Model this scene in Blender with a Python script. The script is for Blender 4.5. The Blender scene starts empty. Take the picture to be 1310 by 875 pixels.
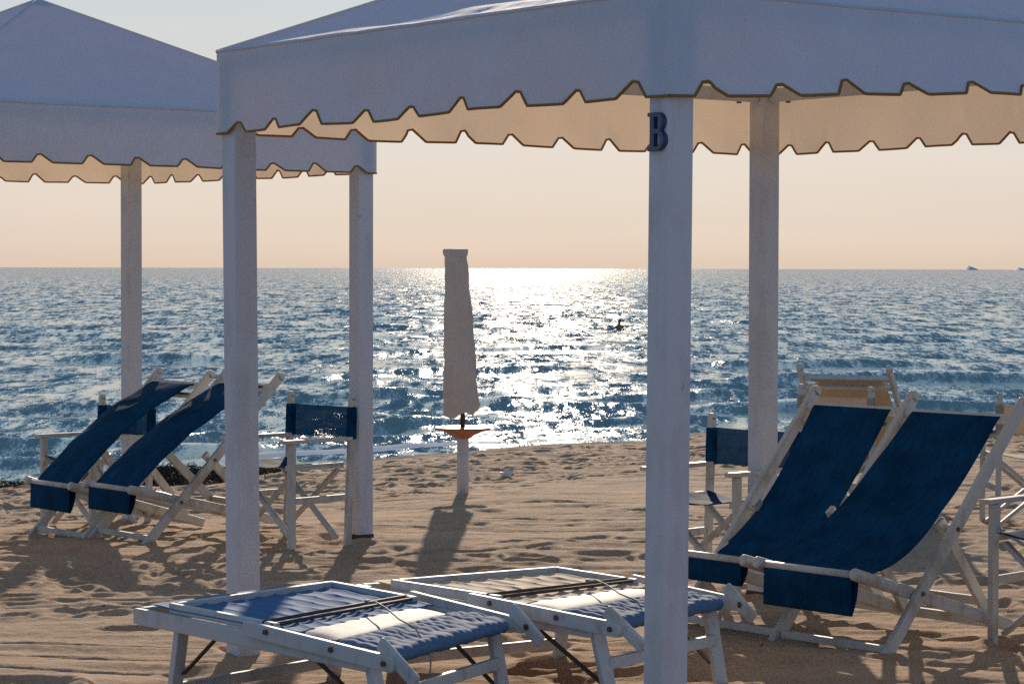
import bpy, bmesh, math, random
import numpy as np
from mathutils import Vector, Matrix

R = math.radians
scene = bpy.context.scene
col = scene.collection

# ------------------------------------------------------------------ camera, sky, sun, exposure
W0, H0, F = 1310.0, 875.0, 3200.0
CAM_H = 1.486
PITCH = math.atan(94.0 / F)
ROLL = R(0.13)
SEA = -0.5

cam = bpy.data.cameras.new('camera')
cam.sensor_width = 36.0
cam.lens = 36.0 * F / W0
cam.clip_start = 0.1
cam.clip_end = 120000
co = bpy.data.objects.new('camera', cam)
co.location = (0, 0, CAM_H)
CAMROT = Matrix.Rotation(R(90) - PITCH, 3, 'X') @ Matrix.Rotation(ROLL, 3, 'Z')
co.rotation_euler = CAMROT.to_euler()
col.objects.link(co)
scene.camera = co

SUN_EL, SUN_AZ = R(16.0), R(0.3)          # azimuth from +Y towards +X
w = bpy.data.worlds.new('World')
scene.world = w
w.use_nodes = True
nt = w.node_tree
bg = nt.nodes['Background']
sky = nt.nodes.new('ShaderNodeTexSky')
sky.sky_type = 'NISHITA'
sky.sun_disc = False
sky.sun_elevation = SUN_EL
sky.sun_rotation = SUN_AZ
sky.altitude = 0
sky.air_density = 1.0
sky.dust_density = 0.06
sky.ozone_density = 1.0
# thin sea haze low over the horizon, cream towards the sun and lavender behind the camera
STR = 0.085
def wn(kind, **kw):
    n = nt.nodes.new(kind)
    for k, v in kw.items(): setattr(n, k, v)
    return n
tcw = wn('ShaderNodeTexCoord')
sx = wn('ShaderNodeSeparateXYZ'); nt.links.new(tcw.outputs['Generated'], sx.inputs[0])
def wramp(src, stops):
    r = wn('ShaderNodeValToRGB'); el = r.color_ramp.elements
    while len(el) < len(stops): el.new(0.5)
    for e, (p, c) in zip(el, stops): e.position = p; e.color = (*c, 1)
    nt.links.new(src, r.inputs['Fac'])
    return r.outputs['Color']
front = wramp(sx.outputs['Z'], [(0.0, (.71, .57, .465)), (0.012, (.765, .635, .535)), (0.045, (.79, .705, .63)), (0.10, (.63, .66, .67)), (0.25, (.40, .57, .72)), (0.6, (.19, .38, .68))])
fy = wn('ShaderNodeMath', operation='MULTIPLY_ADD'); nt.links.new(sx.outputs['Y'], fy.inputs[0]); fy.inputs[1].default_value = 0.5; fy.inputs[2].default_value = 0.5
hz = wn('ShaderNodeMix', data_type='RGBA'); nt.links.new(fy.outputs[0], hz.inputs['Factor'])
hz.inputs['A'].default_value = (.155, .265, .485, 1); nt.links.new(front, hz.inputs['B'])
hs = wn('ShaderNodeVectorMath', operation='SCALE'); nt.links.new(hz.outputs['Result'], hs.inputs[0]); hs.inputs['Scale'].default_value = 1 / STR
hf = wramp(sx.outputs['Z'], [(0.0, (.96,) * 3), (0.10, (.9,) * 3), (0.22, (.7,) * 3), (0.50, (.5,) * 3), (1.0, (.35,) * 3)])
mxw = wn('ShaderNodeMix', data_type='RGBA'); nt.links.new(hf, mxw.inputs['Factor'])
nt.links.new(sky.outputs[0], mxw.inputs['A']); nt.links.new(hs.outputs[0], mxw.inputs['B'])
cm = wn('ShaderNodeMapping'); cm.inputs['Scale'].default_value = (5, 5, 60); nt.links.new(tcw.outputs['Generated'], cm.inputs[0])
cn = wn('ShaderNodeTexNoise'); cn.inputs['Scale'].default_value = 1.0; cn.inputs['Detail'].default_value = 5; nt.links.new(cm.outputs[0], cn.inputs['Vector'])
cr = wramp(cn.outputs['Fac'], [(0.35, (.985, .985, .99)), (0.55, (1, 1, 1)), (0.75, (1.04, 1.02, 1.01))])
cx_ = wn('ShaderNodeMix', data_type='RGBA', blend_type='MULTIPLY'); cx_.inputs['Factor'].default_value = 1
nt.links.new(mxw.outputs['Result'], cx_.inputs['A']); nt.links.new(cr, cx_.inputs['B'])
nt.links.new(cx_.outputs['Result'], bg.inputs['Color'])
bg.inputs['Strength'].default_value = STR

sun = bpy.data.lights.new('sun', 'SUN')
sun.energy = 5.0
sun.angle = R(0.5)
sun.color = (1.0, 0.83, 0.64)
so = bpy.data.objects.new('sun', sun)
dvec = Vector((math.sin(SUN_AZ) * math.cos(SUN_EL), math.cos(SUN_AZ) * math.cos(SUN_EL), math.sin(SUN_EL)))
so.rotation_euler = dvec.to_track_quat('Z', 'Y').to_euler()
so.location = dvec * 50
col.objects.link(so)

scene.view_settings.view_transform = 'Standard'
scene.view_settings.look = 'None'
scene.view_settings.gamma = 1.0
scene.view_settings.use_curve_mapping = False
scene.view_settings.exposure = 0.0
scene.cycles.use_denoising = False
scene.cycles.sample_clamp_direct = 10.0
scene.cycles.max_bounces = 8
scene.cycles.transparent_max_bounces = 8

# ------------------------------------------------------------------ helpers
def ray(px, py):
    return CAMROT @ Vector(((px - W0 / 2) / F, -(py - H0 / 2) / F, -1.0))

def at(px, py, z=0.0):
    d = ray(px, py)
    return Vector((0, 0, CAM_H)) + d * ((z - CAM_H) / d.z)

def atd(px, py, y):
    d = ray(px, py)
    return Vector((0, 0, CAM_H)) + d * (y / d.y)

def tag(o, label=None, cat=None, group=None, kind=None):
    if label: o['label'] = label
    if cat: o['category'] = cat
    if group: o['group'] = group
    if kind: o['kind'] = kind
    return o

def empty(name, loc, yaw=0.0):
    o = bpy.data.objects.new(name, None)
    o.empty_display_size = 0.2
    o.location = loc
    o.rotation_euler = (0, 0, yaw)
    col.objects.link(o)
    return o

def copy_tree(o, parent=None):
    c = o.copy()
    col.objects.link(c)
    if parent is not None: c.parent = parent
    for ch in list(o.children): copy_tree(ch, c)
    return c

class MB:
    """collects shapes for ONE mesh"""
    def __init__(s): s.v, s.f = [], []
    def add(s, vs, fs):
        b = len(s.v)
        s.v += [tuple(x) for x in vs]
        s.f += [tuple(i + b for i in f) for f in fs]
    def bar(s, p0, p1, wd, ht, up=(0, 0, 1)):
        p0, p1 = Vector(p0), Vector(p1)
        d = (p1 - p0).normalized()
        up = Vector(up)
        if abs(d.dot(up)) > 0.98: up = Vector((0, 1, 0))
        x = d.cross(up).normalized(); y = x.cross(d).normalized()
        vs = []
        for p in (p0, p1):
            for a, b in ((-1, -1), (1, -1), (1, 1), (-1, 1)):
                vs.append(p + x * (a * wd / 2) + y * (b * ht / 2))
        s.add(vs, [(0, 1, 2, 3), (7, 6, 5, 4), (0, 4, 5, 1), (1, 5, 6, 2), (2, 6, 7, 3), (3, 7, 4, 0)])
        return s
    def tube(s, pts, r, n=10, caps=True):
        pts = [Vector(p) for p in pts]
        rs = r if isinstance(r, (list, tuple)) else [r] * len(pts)
        vs, fs = [], []
        prev = None
        for i, p in enumerate(pts):
            d = (pts[min(i + 1, len(pts) - 1)] - pts[max(i - 1, 0)])
            d = d.normalized() if d.length > 1e-9 else Vector((0, 0, 1))
            if prev is None:
                a = Vector((0, 0, 1)) if abs(d.z) < 0.9 else Vector((1, 0, 0))
                x = d.cross(a).normalized()
            else:
                x = (prev - d * prev.dot(d))
                x = x.normalized() if x.length > 1e-6 else d.orthogonal().normalized()
            prev = x
            y = d.cross(x)
            for k in range(n):
                t = 2 * math.pi * k / n
                vs.append(p + (x * math.cos(t) + y * math.sin(t)) * rs[i])
        for i in range(len(pts) - 1):
            for k in range(n):
                a, b = i * n + k, i * n + (k + 1) % n
                fs.append((a, b, b + n, a + n))
        if caps:
            fs.append(tuple(range(n - 1, -1, -1)))
            fs.append(tuple((len(pts) - 1) * n + k for k in range(n)))
        s.add(vs, fs)
        return s
    def grid(s, fn, nu, nv):
        vs = [fn(i / nu, j / nv) for j in range(nv + 1) for i in range(nu + 1)]
        fs = []
        for j in range(nv):
            for i in range(nu):
                a = j * (nu + 1) + i
                fs.append((a, a + 1, a + nu + 2, a + nu + 1))
        s.add(vs, fs)
        return s
    def build(s, name, mat, parent=None, smooth=False, bevel=0.0, solid=0.0):
        me = bpy.data.meshes.new(name)
        me.from_pydata(s.v, [], s.f)
        me.update()
        if smooth: me.polygons.foreach_set('use_smooth', [True] * len(me.polygons))
        me.materials.append(mat)
        o = bpy.data.objects.new(name, me)
        col.objects.link(o)
        if parent is not None: o.parent = parent
        if solid:
            m = o.modifiers.new('thickness', 'SOLIDIFY'); m.thickness = solid; m.offset = 0
        if bevel:
            m = o.modifiers.new('bevel', 'BEVEL'); m.width = bevel; m.segments = 2; m.limit_method = 'ANGLE'
        return o

# numpy gradient noise
_rng = np.random.RandomState(7)
_PERM = np.tile(_rng.permutation(256), 2)
_G = np.stack([np.cos(np.linspace(0, 2 * np.pi, 256, False)), np.sin(np.linspace(0, 2 * np.pi, 256, False))], 1)
_G = _G[_rng.permutation(256)]
def perlin(x, y, seed=0):
    x = x + seed * 17.31; y = y + seed * 9.77
    xi = np.floor(x).astype(np.int64); yi = np.floor(y).astype(np.int64)
    xf = x - xi; yf = y - yi
    u = xf * xf * xf * (xf * (xf * 6 - 15) + 10); v = yf * yf * yf * (yf * (yf * 6 - 15) + 10)
    def g(ix, iy, dx, dy):
        h = _PERM[(_PERM[ix & 255] + iy) & 255]
        gg = _G[h]
        return gg[..., 0] * dx + gg[..., 1] * dy
    n00 = g(xi, yi, xf, yf); n10 = g(xi + 1, yi, xf - 1, yf)
    n01 = g(xi, yi + 1, xf, yf - 1); n11 = g(xi + 1, yi + 1, xf - 1, yf - 1)
    a = n00 + u * (n10 - n00); b = n01 + u * (n11 - n01)
    return (a + v * (b - a)) * 1.5
def pn(x, y, seed=0):
    return float(perlin(np.array([x]), np.array([y]), seed)[0])

# ------------------------------------------------------------------ materials
MATS = {}
def newmat(name):
    m = bpy.data.materials.new(name); m.use_nodes = True
    MATS[name] = m
    return m, m.node_tree, m.node_tree.nodes['Principled BSDF']
def N(t, kind, **kw):
    n = t.nodes.new(kind)
    for k, v in kw.items():
        if k in n.inputs: n.inputs[k].default_value = v
        else: setattr(n, k, v)
    return n
def coords(t, scale=(1, 1, 1), kind='Object'):
    tc = t.nodes.new('ShaderNodeTexCoord'); mp = t.nodes.new('ShaderNodeMapping')
    mp.inputs['Scale'].default_value = scale
    t.links.new(tc.outputs[kind], mp.inputs['Vector'])
    return mp.outputs['Vector']
def ramp(t, fac, stops):
    r = t.nodes.new('ShaderNodeValToRGB')
    el = r.color_ramp.elements
    while len(el) < len(stops): el.new(0.5)
    for e, (p, c) in zip(el, stops): e.position = p; e.color = (*c, 1)
    t.links.new(fac, r.inputs['Fac'])
    return r.outputs['Color']
def noise(t, vec, scale, detail=3, rough=0.55):
    n = N(t, 'ShaderNodeTexNoise', Scale=scale, Detail=detail, Roughness=rough)
    t.links.new(vec, n.inputs['Vector'])
    return n.outputs['Fac']
def bump(t, height, strength, dist, normal_in=None):
    b = N(t, 'ShaderNodeBump', Strength=strength, Distance=dist)
    t.links.new(height, b.inputs['Height'])
    if normal_in is not None: t.links.new(normal_in, b.inputs['Normal'])
    return b.outputs['Normal']

def wood(name, c, dirt, scale=(14, 14, 2), rough=0.55):
    m, t, p = newmat(name)
    v = coords(t, scale)
    a = noise(t, v, 1.6, 5, 0.65)
    b = noise(t, coords(t, (1, 1, 1)), 5.0, 4)
    mx = N(t, 'ShaderNodeMath', operation='MULTIPLY')
    t.links.new(a, mx.inputs[0]); t.links.new(b, mx.inputs[1])
    chip = N(t, 'ShaderNodeMix', data_type='RGBA')
    ch = noise(t, coords(t, (30, 30, 14)), 1.0, 6, 0.7)
    t.links.new(ramp(t, ch, [(0.66, (0, 0, 0)), (0.70, (0.8, 0.8, 0.8))]), chip.inputs['Factor'])
    t.links.new(ramp(t, mx.outputs[0], [(0.10, dirt), (0.24, c), (1.0, c)]), chip.inputs['A'])
    chip.inputs['B'].default_value = (0.36, 0.33, 0.29, 1)
    t.links.new(chip.outputs['Result'], p.inputs['Base Color'])
    p.inputs['Roughness'].default_value = rough
    t.links.new(bump(t, a, 0.35, 0.004), p.inputs['Normal'])
    return m
wood('white_paint', (0.60, 0.61, 0.64), (0.49, 0.49, 0.50), (9, 9, 1.2))
wood('chair_paint', (0.55, 0.53, 0.48), (0.33, 0.29, 0.23), (12, 12, 3))
wood('lounger_paint', (0.58, 0.58, 0.57), (0.40, 0.36, 0.31), (12, 12, 6), 0.6)

def cloth(name, c, transl, weave=700, open_weave=0.0, rough=0.8, var=0.12, tcol=None, wrinkle=0.0, sheen=0.15):
    m, t, p = newmat(name)
    v = coords(t)
    n1 = noise(t, v, 6.0, 5, 0.6)
    c2 = tuple(x * (1 - var) for x in c)
    cl = ramp(t, n1, [(0.35, c2), (0.65, c)])
    th = N(t, 'ShaderNodeMix', data_type='RGBA', blend_type='MULTIPLY'); th.inputs['Factor'].default_value = 1
    t.links.new(cl, th.inputs['A'])
    t.links.new(ramp(t, noise(t, coords(t, (170, 14, 14)), 1.0, 3, 0.7), [(0.3, (1 - var,) * 3), (0.7, (1 + var * 0.4,) * 3)]), th.inputs['B'])
    t.links.new(th.outputs['Result'], p.inputs['Base Color'])
    p.inputs['Roughness'].default_value = rough
    p.inputs['Sheen Weight'].default_value = sheen; p.inputs['Specular IOR Level'].default_value = 0.25 if sheen else 0.04
    n2 = noise(t, v, weave, 1)
    nb = bump(t, n2, 0.04, 0.002)
    if wrinkle:
        nb = bump(t, noise(t, v, 9.0, 4, 0.6), wrinkle, 0.02, nb)
    t.links.new(nb, p.inputs['Normal'])
    tr = t.nodes.new('ShaderNodeBsdfTranslucent')
    tr.inputs['Color'].default_value = (*(tcol or c), 1)
    mix = t.nodes.new('ShaderNodeMixShader'); mix.inputs[0].default_value = transl
    out = t.nodes['Material Output']
    t.links.new(p.outputs[0], mix.inputs[1]); t.links.new(tr.outputs[0], mix.inputs[2])
    if open_weave:
        tp = t.nodes.new('ShaderNodeBsdfTransparent'); m2 = t.nodes.new('ShaderNodeMixShader'); m2.inputs[0].default_value = open_weave
        t.links.new(mix.outputs[0], m2.inputs[1]); t.links.new(tp.outputs[0], m2.inputs[2])
        t.links.new(m2.outputs[0], out.inputs['Surface'])
    else:
        t.links.new(mix.outputs[0], out.inputs['Surface'])
    return m
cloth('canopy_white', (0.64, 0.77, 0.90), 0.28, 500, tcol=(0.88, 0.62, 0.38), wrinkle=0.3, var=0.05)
cloth('umbrella_cream', (0.62, 0.59, 0.54), 0.18, 500, tcol=(0.75, 0.62, 0.48), wrinkle=0.3)
cloth('blue_canvas', (0.009, 0.085, 0.195), 0.18, 300, var=0.45, tcol=(0.012, 0.15, 0.34), sheen=0.0, wrinkle=0.2)
cloth('blue_open_weave', (0.02, 0.085, 0.18), 0.20, 300, open_weave=0.13, var=0.45, tcol=(0.03, 0.15, 0.32), sheen=0.0)
cloth('beige_open_weave', (0.50, 0.42, 0.32), 0.28, 420, open_weave=0.10, tcol=(0.60, 0.48, 0.34))
cloth('beige_canvas', (0.50, 0.42, 0.32), 0.28, 420, tcol=(0.60, 0.48, 0.34))
cloth('trim_ochre', (0.40, 0.235, 0.06), 0.30, 300, tcol=(0.55, 0.30, 0.06))

def plain(name, c, rough=0.5, metal=0.0, var=0.15, spec=0.5, nscale=25):
    m, t, p = newmat(name)
    n1 = noise(t, coords(t), nscale, 4)
    t.links.new(ramp(t, n1, [(0.3, tuple(x * (1 - var) for x in c)), (0.7, c)]), p.inputs['Base Color'])
    p.inputs['Roughness'].default_value = rough
    p.inputs['Metallic'].default_value = metal
    p.inputs['Specular IOR Level'].default_value = spec
    t.links.new(bump(t, n1, 0.1, 0.003), p.inputs['Normal'])
    return m
plain('bolt_metal', (0.16, 0.10, 0.07), 0.5, 0.6)
plain('dark_strap', (0.10, 0.07, 0.05), 0.7)
plain('dark_base', (0.06, 0.05, 0.06), 0.7)
plain('navy_letter', (0.018, 0.045, 0.13), 0.4)
plain('orange_plastic', (0.50, 0.16, 0.075), 0.5)
plain('grey_metal', (0.35, 0.35, 0.37), 0.4, 0.8)
plain('cord_grey', (0.30, 0.27, 0.24), 0.7)
plain('skin_tone', (0.30, 0.18, 0.12), 0.6)
plain('dark_hair', (0.03, 0.02, 0.015), 0.6)
plain('hazed_islet_rock', (0.60, 0.66, 0.70), 0.9)  # distance haze put into the rock's base colour
plain('weed_brown', (0.075, 0.05, 0.025), 0.8, var=0.6, nscale=8)
plain('weed_green', (0.09, 0.09, 0.03), 0.8, var=0.5, nscale=8)
plain('paper_white', (0.8, 0.8, 0.78), 0.6)

# blue lounger mat (vinyl, quilted)
m, t, p = newmat('blue_mat')
v = coords(t)
p.inputs['Base Color'].default_value = (0.05, 0.20, 0.46, 1)
p.inputs['Roughness'].default_value = 0.8
p.inputs['Specular IOR Level'].default_value = 0.05
n1 = noise(t, v, 60, 3)
t.links.new(ramp(t, n1, [(0.3, (0.085, 0.16, 0.29)), (0.7, (0.12, 0.21, 0.35))]), p.inputs['Base Color'])
t.links.new(bump(t, n1, 0.25, 0.004), p.inputs['Normal'])
m, t, p = newmat('blue_mesh')
p.inputs['Base Color'].default_value = (0.085, 0.20, 0.38, 1)
p.inputs['Roughness'].default_value = 0.8
p.inputs['Specular IOR Level'].default_value = 0.05
n1 = noise(t, coords(t), 220, 2)
t.links.new(bump(t, n1, 0.3, 0.003), p.inputs['Normal'])
m, t, p = newmat('glare_mesh')
p.inputs['Base Color'].default_value = (0.62, 0.50, 0.38, 1)  # low-sun glare on the second lounger's bed, painted in as tan
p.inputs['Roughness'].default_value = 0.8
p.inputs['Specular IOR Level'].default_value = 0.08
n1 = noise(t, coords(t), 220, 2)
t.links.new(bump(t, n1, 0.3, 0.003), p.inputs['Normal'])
m, t, p = newmat('pale_vinyl')
p.inputs['Base Color'].default_value = (0.10, 0.165, 0.25, 1)
p.inputs['Roughness'].default_value = 0.65
p.inputs['Specular IOR Level'].default_value = 0.09
t.links.new(bump(t, noise(t, coords(t), 30, 3), 0.2, 0.004), p.inputs['Normal'])

# sand
m, t, p = newmat('sand')
v = coords(t)
at_w = N(t, 'ShaderNodeAttribute', attribute_name='wet')
big = noise(t, v, 0.9, 5, 0.6)
dry = ramp(t, big, [(0.30, (0.46, 0.30, 0.185)), (0.70, (0.60, 0.405, 0.26))])
grain = noise(t, v, 260, 2, 0.7)
gm = N(t, 'ShaderNodeMix', data_type='RGBA', blend_type='MULTIPLY')
gm.inputs['Factor'].default_value = 0.6
t.links.new(dry, gm.inputs['A'])
t.links.new(ramp(t, grain, [(0.30, (0.55, 0.52, 0.50)), (0.62, (1.05, 1.05, 1.05))]), gm.inputs['B'])
gm2 = N(t, 'ShaderNodeMix', data_type='RGBA', blend_type='MULTIPLY'); gm2.inputs['Factor'].default_value = 1
t.links.new(gm.outputs['Result'], gm2.inputs['A'])
t.links.new(ramp(t, noise(t, v, 75, 4, 0.75), [(0.32, (0.66, 0.64, 0.62)), (0.60, (1.08, 1.08, 1.08))]), gm2.inputs['B'])
gm3 = N(t, 'ShaderNodeMix', data_type='RGBA')
t.links.new(ramp(t, noise(t, v, 22, 3, 0.6), [(0.69, (0, 0, 0)), (0.72, (0.9, 0.9, 0.9))]), gm3.inputs['Factor'])
t.links.new(gm2.outputs['Result'], gm3.inputs['A']); gm3.inputs['B'].default_value = (0.15, 0.10, 0.065, 1)
gm = gm3
wm = N(t, 'ShaderNodeMix', data_type='RGBA')
t.links.new(at_w.outputs['Fac'], wm.inputs['Factor'])
t.links.new(gm.outputs['Result'], wm.inputs['A'])
wm.inputs['B'].default_value = (0.13, 0.095, 0.07, 1)
t.links.new(wm.outputs['Result'], p.inputs['Base Color'])
p.inputs['Roughness'].default_value = 0.95
p.inputs['Specular IOR Level'].default_value = 0.15
b1 = bump(t, noise(t, v, 35, 5, 0.7), 0.6, 0.012)
b2 = bump(t, grain, 0.5, 0.003, b1)
t.links.new(b2, p.inputs['Normal'])

# sea water
m, t, p = newmat('sea_water')
p.inputs['Base Color'].default_value = (0.24, 0.35, 0.335, 1)
p.inputs['IOR'].default_value = 1.33
geo = t.nodes.new('ShaderNodeNewGeometry')
tc = t.nodes.new('ShaderNodeTexCoord')
def npert(scale, k, seed, detail):
    mp = t.nodes.new('ShaderNodeMapping')
    mp.inputs['Scale'].default_value = scale
    mp.inputs['Location'].default_value = (seed * 3.1, seed * 7.7, seed)
    t.links.new(tc.outputs['Object'], mp.inputs['Vector'])
    nz = N(t, 'ShaderNodeTexNoise', Scale=1.0, Detail=detail, Roughness=0.6)
    t.links.new(mp.outputs['Vector'], nz.inputs['Vector'])
    sb = N(t, 'ShaderNodeVectorMath', operation='SUBTRACT'); sb.inputs[1].default_value = (0.5, 0.5, 0.5)
    t.links.new(nz.outputs['Color'], sb.inputs[0])
    ml = N(t, 'ShaderNodeVectorMath', operation='MULTIPLY'); ml.inputs[1].default_value = (k * 0.35, k, 0)
    t.links.new(sb.outputs[0], ml.inputs[0])
    return ml.outputs[0]
s1 = npert((9.0, 2.2, 1), 1.25, 1, 2)
s2 = npert((3.0, 0.55, 1), 1.35, 2, 2)
s3 = npert((0.9, 0.14, 1), 1.3, 3, 2)
ad0 = N(t, 'ShaderNodeVectorMath', operation='ADD'); t.links.new(s1, ad0.inputs[0]); t.links.new(s2, ad0.inputs[1])
ad = N(t, 'ShaderNodeVectorMath', operation='ADD'); t.links.new(ad0.outputs[0], ad.inputs[0]); t.links.new(s3, ad.inputs[1])
s4 = npert((42.0, 11.0, 1), 1.3, 4, 2)
ad4 = N(t, 'ShaderNodeVectorMath', operation='ADD'); t.links.new(ad.outputs[0], ad4.inputs[0]); t.links.new(s4, ad4.inputs[1]); ad = ad4
lean = N(t, 'ShaderNodeVectorMath', operation='ADD'); lean.inputs[1].default_value = (0, -0.09, 0)   # wavelets lean shoreward
t.links.new(ad.outputs[0], lean.inputs[0]); ad = lean
ad2 = N(t, 'ShaderNodeVectorMath', operation='ADD'); t.links.new(ad.outputs[0], ad2.inputs[0]); t.links.new(geo.outputs['Normal'], ad2.inputs[1])
nn = N(t, 'ShaderNodeVectorMath', operation='NORMALIZE'); t.links.new(ad2.outputs[0], nn.inputs[0])
t.links.new(nn.outputs[0], p.inputs['Normal'])
p.inputs['Roughness'].default_value = 0.07
foam = t.nodes.new('ShaderNodeBsdfDiffuse'); foam.inputs['Color'].default_value = (0.75, 0.76, 0.76, 1)
at_f = N(t, 'ShaderNodeAttribute', attribute_name='foam')
fn = noise(t, coords(t, (5, 9, 5)), 1.0, 6, 0.7)
fm = N(t, 'ShaderNodeMath', operation='MULTIPLY_ADD'); t.links.new(at_f.outputs['Fac'], fm.inputs[0]); fm.inputs[1].default_value = 1.6
fs = N(t, 'ShaderNodeMath', operation='SUBTRACT'); t.links.new(fn, fs.inputs[0]); fs.inputs[1].default_value = 1.15
t.links.new(fs.outputs[0], fm.inputs[2])
fc = N(t, 'ShaderNodeMath', operation='MULTIPLY', use_clamp=True); t.links.new(fm.outputs[0], fc.inputs[0]); fc.inputs[1].default_value = 3.0
mix = t.nodes.new('ShaderNodeMixShader')
t.links.new(fc.outputs[0], mix.inputs[0]); t.links.new(p.outputs[0], mix.inputs[1]); t.links.new(foam.outputs[0], mix.inputs[2])
t.links.new(mix.outputs[0], t.nodes['Material Output'].inputs['Surface'])
M = MATS

# ------------------------------------------------------------------ beach and sea
SHX = np.array([-120, -60, -14, -4.62, -3.39, -1.42, -0.47, 0.39, 1.59, 2.31, 6.1, 20, 60, 120])
SHY = np.array([16, 16, 16, 22.6, 23.85, 26.0, 27.1, 28.06, 29.1, 30.2, 30.4, 31, 32, 32])
def shore_y(x): return np.interp(x, SHX, SHY)
def ground_np(x, y):
    t = np.clip((y - (shore_y(x) - 12)) / 12, 0, 1.6)
    return -0.5 * t ** 1.15
def ground(x, y): return float(ground_np(np.array([float(x)]), np.array([float(y)]))[0])

def grid_mesh(name, X, Y, Z, mat, attrs=None):
    nr, nc = X.shape
    me = bpy.data.meshes.new(name)
    nv = nr * nc; nf = (nr - 1) * (nc - 1)
    me.vertices.add(nv)
    me.vertices.foreach_set('co', np.stack([X, Y, Z], -1).astype(np.float32).ravel())
    i = np.arange(nr - 1)[:, None] * nc + np.arange(nc - 1)[None, :]
    q = np.stack([i, i + 1, i + nc + 1, i + nc], -1).reshape(-1, 4)
    me.loops.add(nf * 4); me.polygons.add(nf)
    me.loops.foreach_set('vertex_index', q.ravel().astype(np.int32))
    me.polygons.foreach_set('loop_start', (np.arange(nf) * 4).astype(np.int32))
    me.polygons.foreach_set('use_smooth', np.ones(nf, bool))
    me.update(calc_edges=True)
    for k, v in (attrs or {}).items():
        a = me.attributes.new(k, 'FLOAT', 'POINT')
        a.data.foreach_set('value', v.astype(np.float32).ravel())
    me.materials.append(mat)
    o = bpy.data.objects.new(name, me); col.objects.link(o)
    return o

def ucols(n, inner=0.27):
    fine = np.linspace(-inner, inner, n)
    out = inner * 1.35 ** np.arange(1, 10)
    return np.concatenate([-out[::-1], fine, out])

U = ucols(820)
D = np.concatenate([np.array([0.6, 1.5, 3.0, 5.0]), np.exp(np.linspace(math.log(6.4), math.log(34.0), 860)), [38, 44]])
UU, DD = np.meshgrid(U, D)
X = UU * DD; Y = DD
Z = ground_np(X, Y)
ysh = shore_y(X)
sh = ysh - Y                                     # metres inland of the waterline
far = np.clip((9.0 - sh) / 2.5 + 0.35 * perlin(X * 0.5, Y * 0.5, 3), 0, 1) * np.clip((sh - 0.3) / 1.6, 0.12, 1)    # trodden belt nearer the water
Z += 0.018 * perlin(X * 0.8, Y * 0.7, 1) + 0.02 * far * perlin(X * 1.5, Y * 1.2, 2)
Z += 0.010 * perlin(X * 1.0 + 0.5 * Y, Y * 5.5, 4) + 0.004 * perlin(X * 2.5, Y * 12, 5)
calm = np.clip(perlin(X * 0.45, Y * 0.35, 6) * 1.3 + 0.25, 0, 1) * np.where((X < -0.3) & (Y < 11.0), 0.35, 1.0)
Z += (0.014 * calm + 0.018 * far) * perlin(X * 1.3 + 0.4 * Y, Y * 4.2, 7)
Z += (0.007 * calm + 0.015 * far) * perlin(X * 3.5, Y * 11.0, 8)
Z += 0.0022 * perlin(X * 19, Y * 19, 9)
# straight drag marks left by a beach rake
rk = perlin(X * 0.25 - 0.1 * Y, Y * 2.6 + 0.12 * X, 10)
Z -= 0.012 * np.exp(-(rk / 0.05) ** 2) * (1 - far)
# footprints
rs = random.Random(5)
def stamp(cx, cy, ang, ln, wd, dp):
    global Z
    lo = np.searchsorted(D, cy - ln * 1.6); hi = np.searchsorted(D, cy + ln * 1.6)
    if hi - lo < 2: return
    u0 = (cx - ln * 1.6) / cy; u1 = (cx + ln * 1.6) / cy
    a = max(np.searchsorted(U, u0) - 1, 0); b = min(np.searchsorted(U, u1) + 1, len(U))
    x = X[lo:hi, a:b] - cx; y = Y[lo:hi, a:b] - cy
    c, s = math.cos(ang), math.sin(ang)
    p_ = (x * c + y * s) / ln; q_ = (-x * s + y * c) / wd
    r2 = p_ * p_ + q_ * q_
    Z[lo:hi, a:b] += dp * (-np.exp(-(r2 * 1.6) ** 1.5) + 0.32 * np.exp(-((np.sqrt(r2) - 1.35) / 0.33) ** 2))
for i in range(2800):                              # belt by the water
    cy = rs.uniform(15.5, 30); cx = rs.uniform(-0.26, 0.26) * cy
    s_ = float(shore_y(cx)) - cy
    if s_ < 1.6 or s_ > 10.2 - 1.5 * rs.random(): continue
    stamp(cx, cy, rs.gauss(0, 0.6), rs.uniform(0.08, 0.19), rs.uniform(0.045, 0.075), rs.uniform(0.013, 0.032))
def walk(x, y, dx, dy, n):
    for i in range(n):
        a = math.atan2(dy, dx) + rs.uniform(-0.25, 0.25)
        side = 0.10 if i % 2 else -0.10
        stamp(x - dy * side + rs.uniform(-.04, .04), y + dx * side, a, 0.15, 0.065, rs.uniform(0.018, 0.032))
        x += dx * 0.62; y += dy * 0.62
walk(-0.9, 12.5, 0.75, 0.66, 11); walk(0.2, 10.9, -0.35, 0.93, 10); walk(-3.0, 10.6, 0.95, 0.2, 12)
walk(1.9, 9.2, 0.2, 0.97, 14); walk(-1.9, 8.2, 0.5, 0.85, 8); walk(-2.2, 12.4, 0.93, -0.1, 9); walk(0.6, 9.0, 0.8, 0.5, 10)
for cx, cy in ((-1.75, 8.9), (-1.1, 8.55), (-1.62, 8.5), (-0.1, 11.6), (0.15, 11.9), (-0.2, 12.3), (0.1, 12.6), (0.35, 11.2), (0.5, 12.9)):
    stamp(cx, cy, rs.uniform(-0.4, 0.4), 0.16, 0.09, 0.035)
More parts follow.
